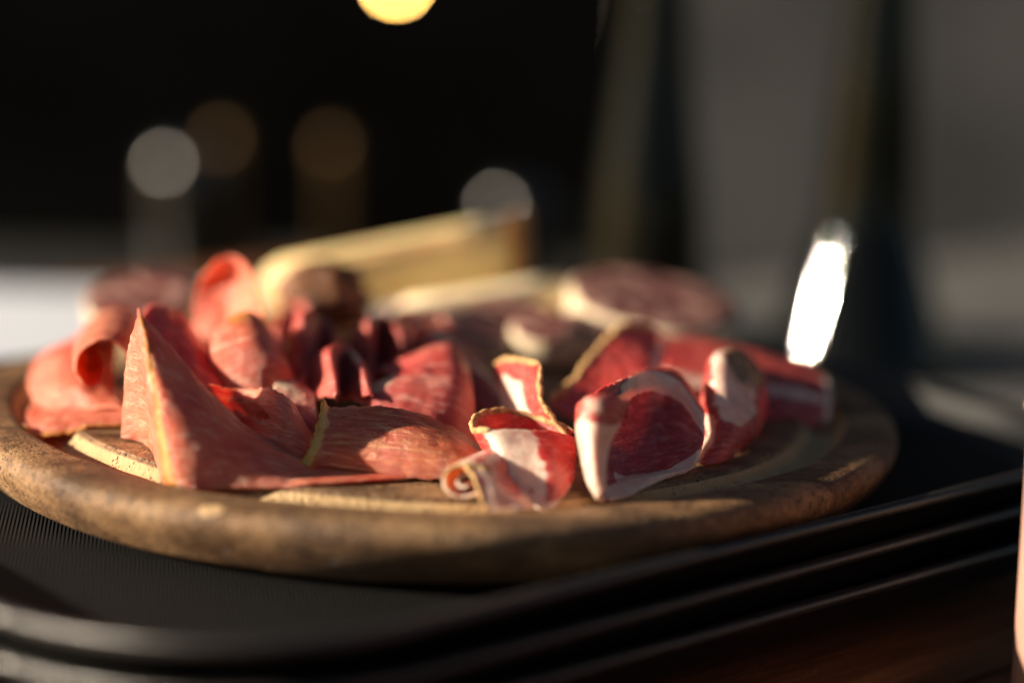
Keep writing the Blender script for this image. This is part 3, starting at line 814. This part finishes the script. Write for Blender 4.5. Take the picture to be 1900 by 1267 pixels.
# ================================================================ CHEESE AND SALAMI
def bar(name, corners, mat, label, endmat=None, seed=0):
    """corners: front-left-top, front-left-bottom, front-right-top, front-right-bottom as points, plus depth vector"""
    a, b, c, d, dv = corners
    P8 = [a, b, d, c, a + dv, b + dv, d + dv, c + dv]
    bm = bmesh.new(); v = [bm.verts.new(p) for p in P8]
    for f in ((0, 1, 2, 3), (7, 6, 5, 4), (0, 4, 5, 1), (3, 2, 6, 7), (0, 3, 7, 4), (1, 5, 6, 2)): bm.faces.new([v[k] for k in f])
    bmesh.ops.recalc_face_normals(bm, faces=bm.faces[:])
    bmesh.ops.bevel(bm, geom=bm.edges[:], offset=.0025, segments=3, affect='EDGES')
    bmesh.ops.subdivide_edges(bm, edges=bm.edges[:], cuts=3, use_grid_fill=True)
    for q in bm.verts: q.co += Vector((1, 1, 1)) * .0006 * fnoise(q.co, 90, seed)
    me = bpy.data.meshes.new(name); bm.to_mesh(me); bm.free()
    me.polygons.foreach_set('use_smooth', [True] * len(me.polygons))
    o = link(name, me, mat); tag(o, label, 'cheese')
    if endmat:
        e = Vector(c) - Vector(a); e.normalize(); nud = e * .0022
        Q = [c + e * -.003, d + e * -.003, d + dv + e * -.003, c + dv + e * -.003]
        cen = sum(Q, Vector()) / 4
        Q = [cen + (q - cen) * 1.03 for q in Q]
        bm = bmesh.new(); v0 = [bm.verts.new(q + e * .0026) for q in Q]; v1 = [bm.verts.new(q + e * .0052) for q in Q]
        bm.faces.new(v0); bm.faces.new(v1[::-1])
        for k in range(4): bm.faces.new((v0[k], v0[(k + 1) % 4], v1[(k + 1) % 4], v1[k]))
        bmesh.ops.recalc_face_normals(bm, faces=bm.faces[:])
        bmesh.ops.bevel(bm, geom=bm.edges[:], offset=.0008, segments=2, affect='EDGES')
        m2 = bpy.data.meshes.new('rind'); bm.to_mesh(m2); bm.free()
        link('rind', m2, endmat, o)
    return o
bar('cheese_stick', (at(472, 503, .098), at(490, 612, .098), at(947, 412, .120), at(954, 524, .120), Vector((.006, .026, .001))), CHEESE,
    'long thick yellow cheese stick propped up behind the ham', CHEESE_RIND, 1)
bar('cheese_stick', (at(715, 578, .070), at(722, 655, .070), at(1052, 526, .100), at(1058, 628, .100), Vector((.004, .024, .001))), CHEESE2,
    'shorter cream cheese stick lying under the long one', None, 2)

def disc(px, py, y, r, h, tilt, label, seed):
    c = at(px, py, y)
    p = empty('salami_slice', c); p.rotation_euler = tilt
    tag(p, label, 'salami slice', 'thick salami slices on the board')
    rnd = random.Random(seed)
    def wob(me, amp):
        for v in me.vertices:
            n_ = fnoise(v.co, 45, seed); v.co.x *= 1 + amp * n_; v.co.y *= 1 + amp * fnoise(v.co, 45, seed + 4)
    cs = lathe('casing', smooth_prof([(r * .90, -h), (r * .97, -h * .97), (r, -h * .75), (r * 1.01, -h * .4), (r, -h * .08), (r * .975, 0), (r * .95, .0002)], 4), 56); wob(cs, .10)
    link('casing', cs, CASING, p)
    ct = lathe('cut_face', smooth_prof([(r * .952, -.002), (r * .955, .0003), (r * .6, .0009), (r * .2, .0006), (.0005, .0007)], 4), 56); wob(ct, .10)
    link('cut_face', ct, SALAMI, p)
    return p
disc(1215, 556, .085, .032, .014, (R(9), R(5), 0), 'biggest salami slice with pale casing, back right of the board', 1)
disc(945, 590, .070, .019, .011, (R(12), R(4), 0), 'small salami slice with floury casing in front of the cream cheese', 2)
disc(1010, 606, .050, .012, .010, (R(14), R(-8), .4), 'smallest salami piece tucked between the coppa and a salami slice', 3)
disc(893, 606, .052, .0145, .010, (R(16), R(10), .3), 'small pale-edged salami slice just right of the maroon folds', 5)
disc(1085, 604, .058, .0120, .011, (R(12), R(-6), .8), 'small salami slice half hidden below the biggest salami slice', 6)
disc(262, 545, .075, .021, .016, (R(14), R(-6), 0), 'mottled salami slice with cream casing behind the far-left ham', 4)

# brown nugget
def nugget():
    c = at(605, 548, .060)
    bm = bmesh.new(); bmesh.ops.create_icosphere(bm, subdivisions=5, radius=1)
    for v in bm.verts:
        d = 1 + .16 * noise.noise(v.co * 1.3) + .10 * noise.noise(v.co * 3.1) + .04 * noise.noise(v.co * 8)
        v.co = Vector((v.co.x * .0165 * d, v.co.y * .013 * d, v.co.z * .0125 * d))
    me = bpy.data.meshes.new('dried_nugget'); bm.to_mesh(me); bm.free()
    me.polygons.foreach_set('use_smooth', [True] * len(me.polygons))
    o = link('dried_nugget', me, BROWN); o.location = c
    tag(o, 'dark brown wrinkled nugget resting on the ham before the long cheese', 'nugget')
nugget()

# ================================================================ BOTTLES
def bottle(px, py, y, r, label, shoulder, zb=ZT - .0013):
    b = at(px, py, y)
    p = empty('wine_bottle', (b.x, b.y, zb)); tag(p, label, 'bottle', 'dark wine bottles behind the board')
    foot = [(.001, .004), (r * .7, .002), (r * .96, .003)]
    neck = [(.0152, .200), (.0145, .285), (.0145, .297)]
    link('body', lathe('body', smooth_prof(foot + [(r * q, z) for q, z in shoulder] + neck, 6), 96), BOTTLE, p)
    link('foil_capsule', lathe('foil_capsule', [(.0160, .235), (.0156, .285), (.0165, .287), (.0165, .296), (.0157, .2985), (.001, .299)], 48), FOIL, p)
    return p
bottle(1196, 560, .400, .040, 'dark wine bottle with a bluish sheen, left of the two bottles',
       [(1, .004), (.97, .009), (.90, .017), (.82, .027), (.77, .040), (.72, .062), (.66, .085), (.56, .115), (.46, .150)])
bottle(1592, 640, .330, .045, 'dark wine bottle with a blazing white sun glint, right of the two bottles',
       [(1, .003), (.97, .010), (.86, .026), (.75, .042), (.64, .058), (.55, .0715), (.49, .095), (.425, .145)])

# ================================================================ PAPER CUP at the right border
def paper_cup():
    b = at(2111, 1200, -.130)
    p = empty('paper_cup', (b.x, b.y, ZT - .0122)); tag(p, 'pale pink cup cut off by the right edge of the photo', 'cup')
    H = .098
    rad = lambda z: .0315 + .0020 * z / H
    link('body', lathe('body', [(rad(0) - .001, 0), (rad(0), .0006), (rad(H * .5), H * .5), (rad(H), H)], 64, False), PINK, p)
    link('rolled_rim', lathe('rolled_rim', [(rad(H) + .0012 * math.cos(t), H + .0012 * math.sin(t)) for t in np.linspace(-1.5, 4.7, 12)], 64, False), PINK, p)
    link('drink', lathe('drink', [(rad(H * .9) - .0008, H * .9), (.002, H * .9)], 64), BROWN, p)
paper_cup()
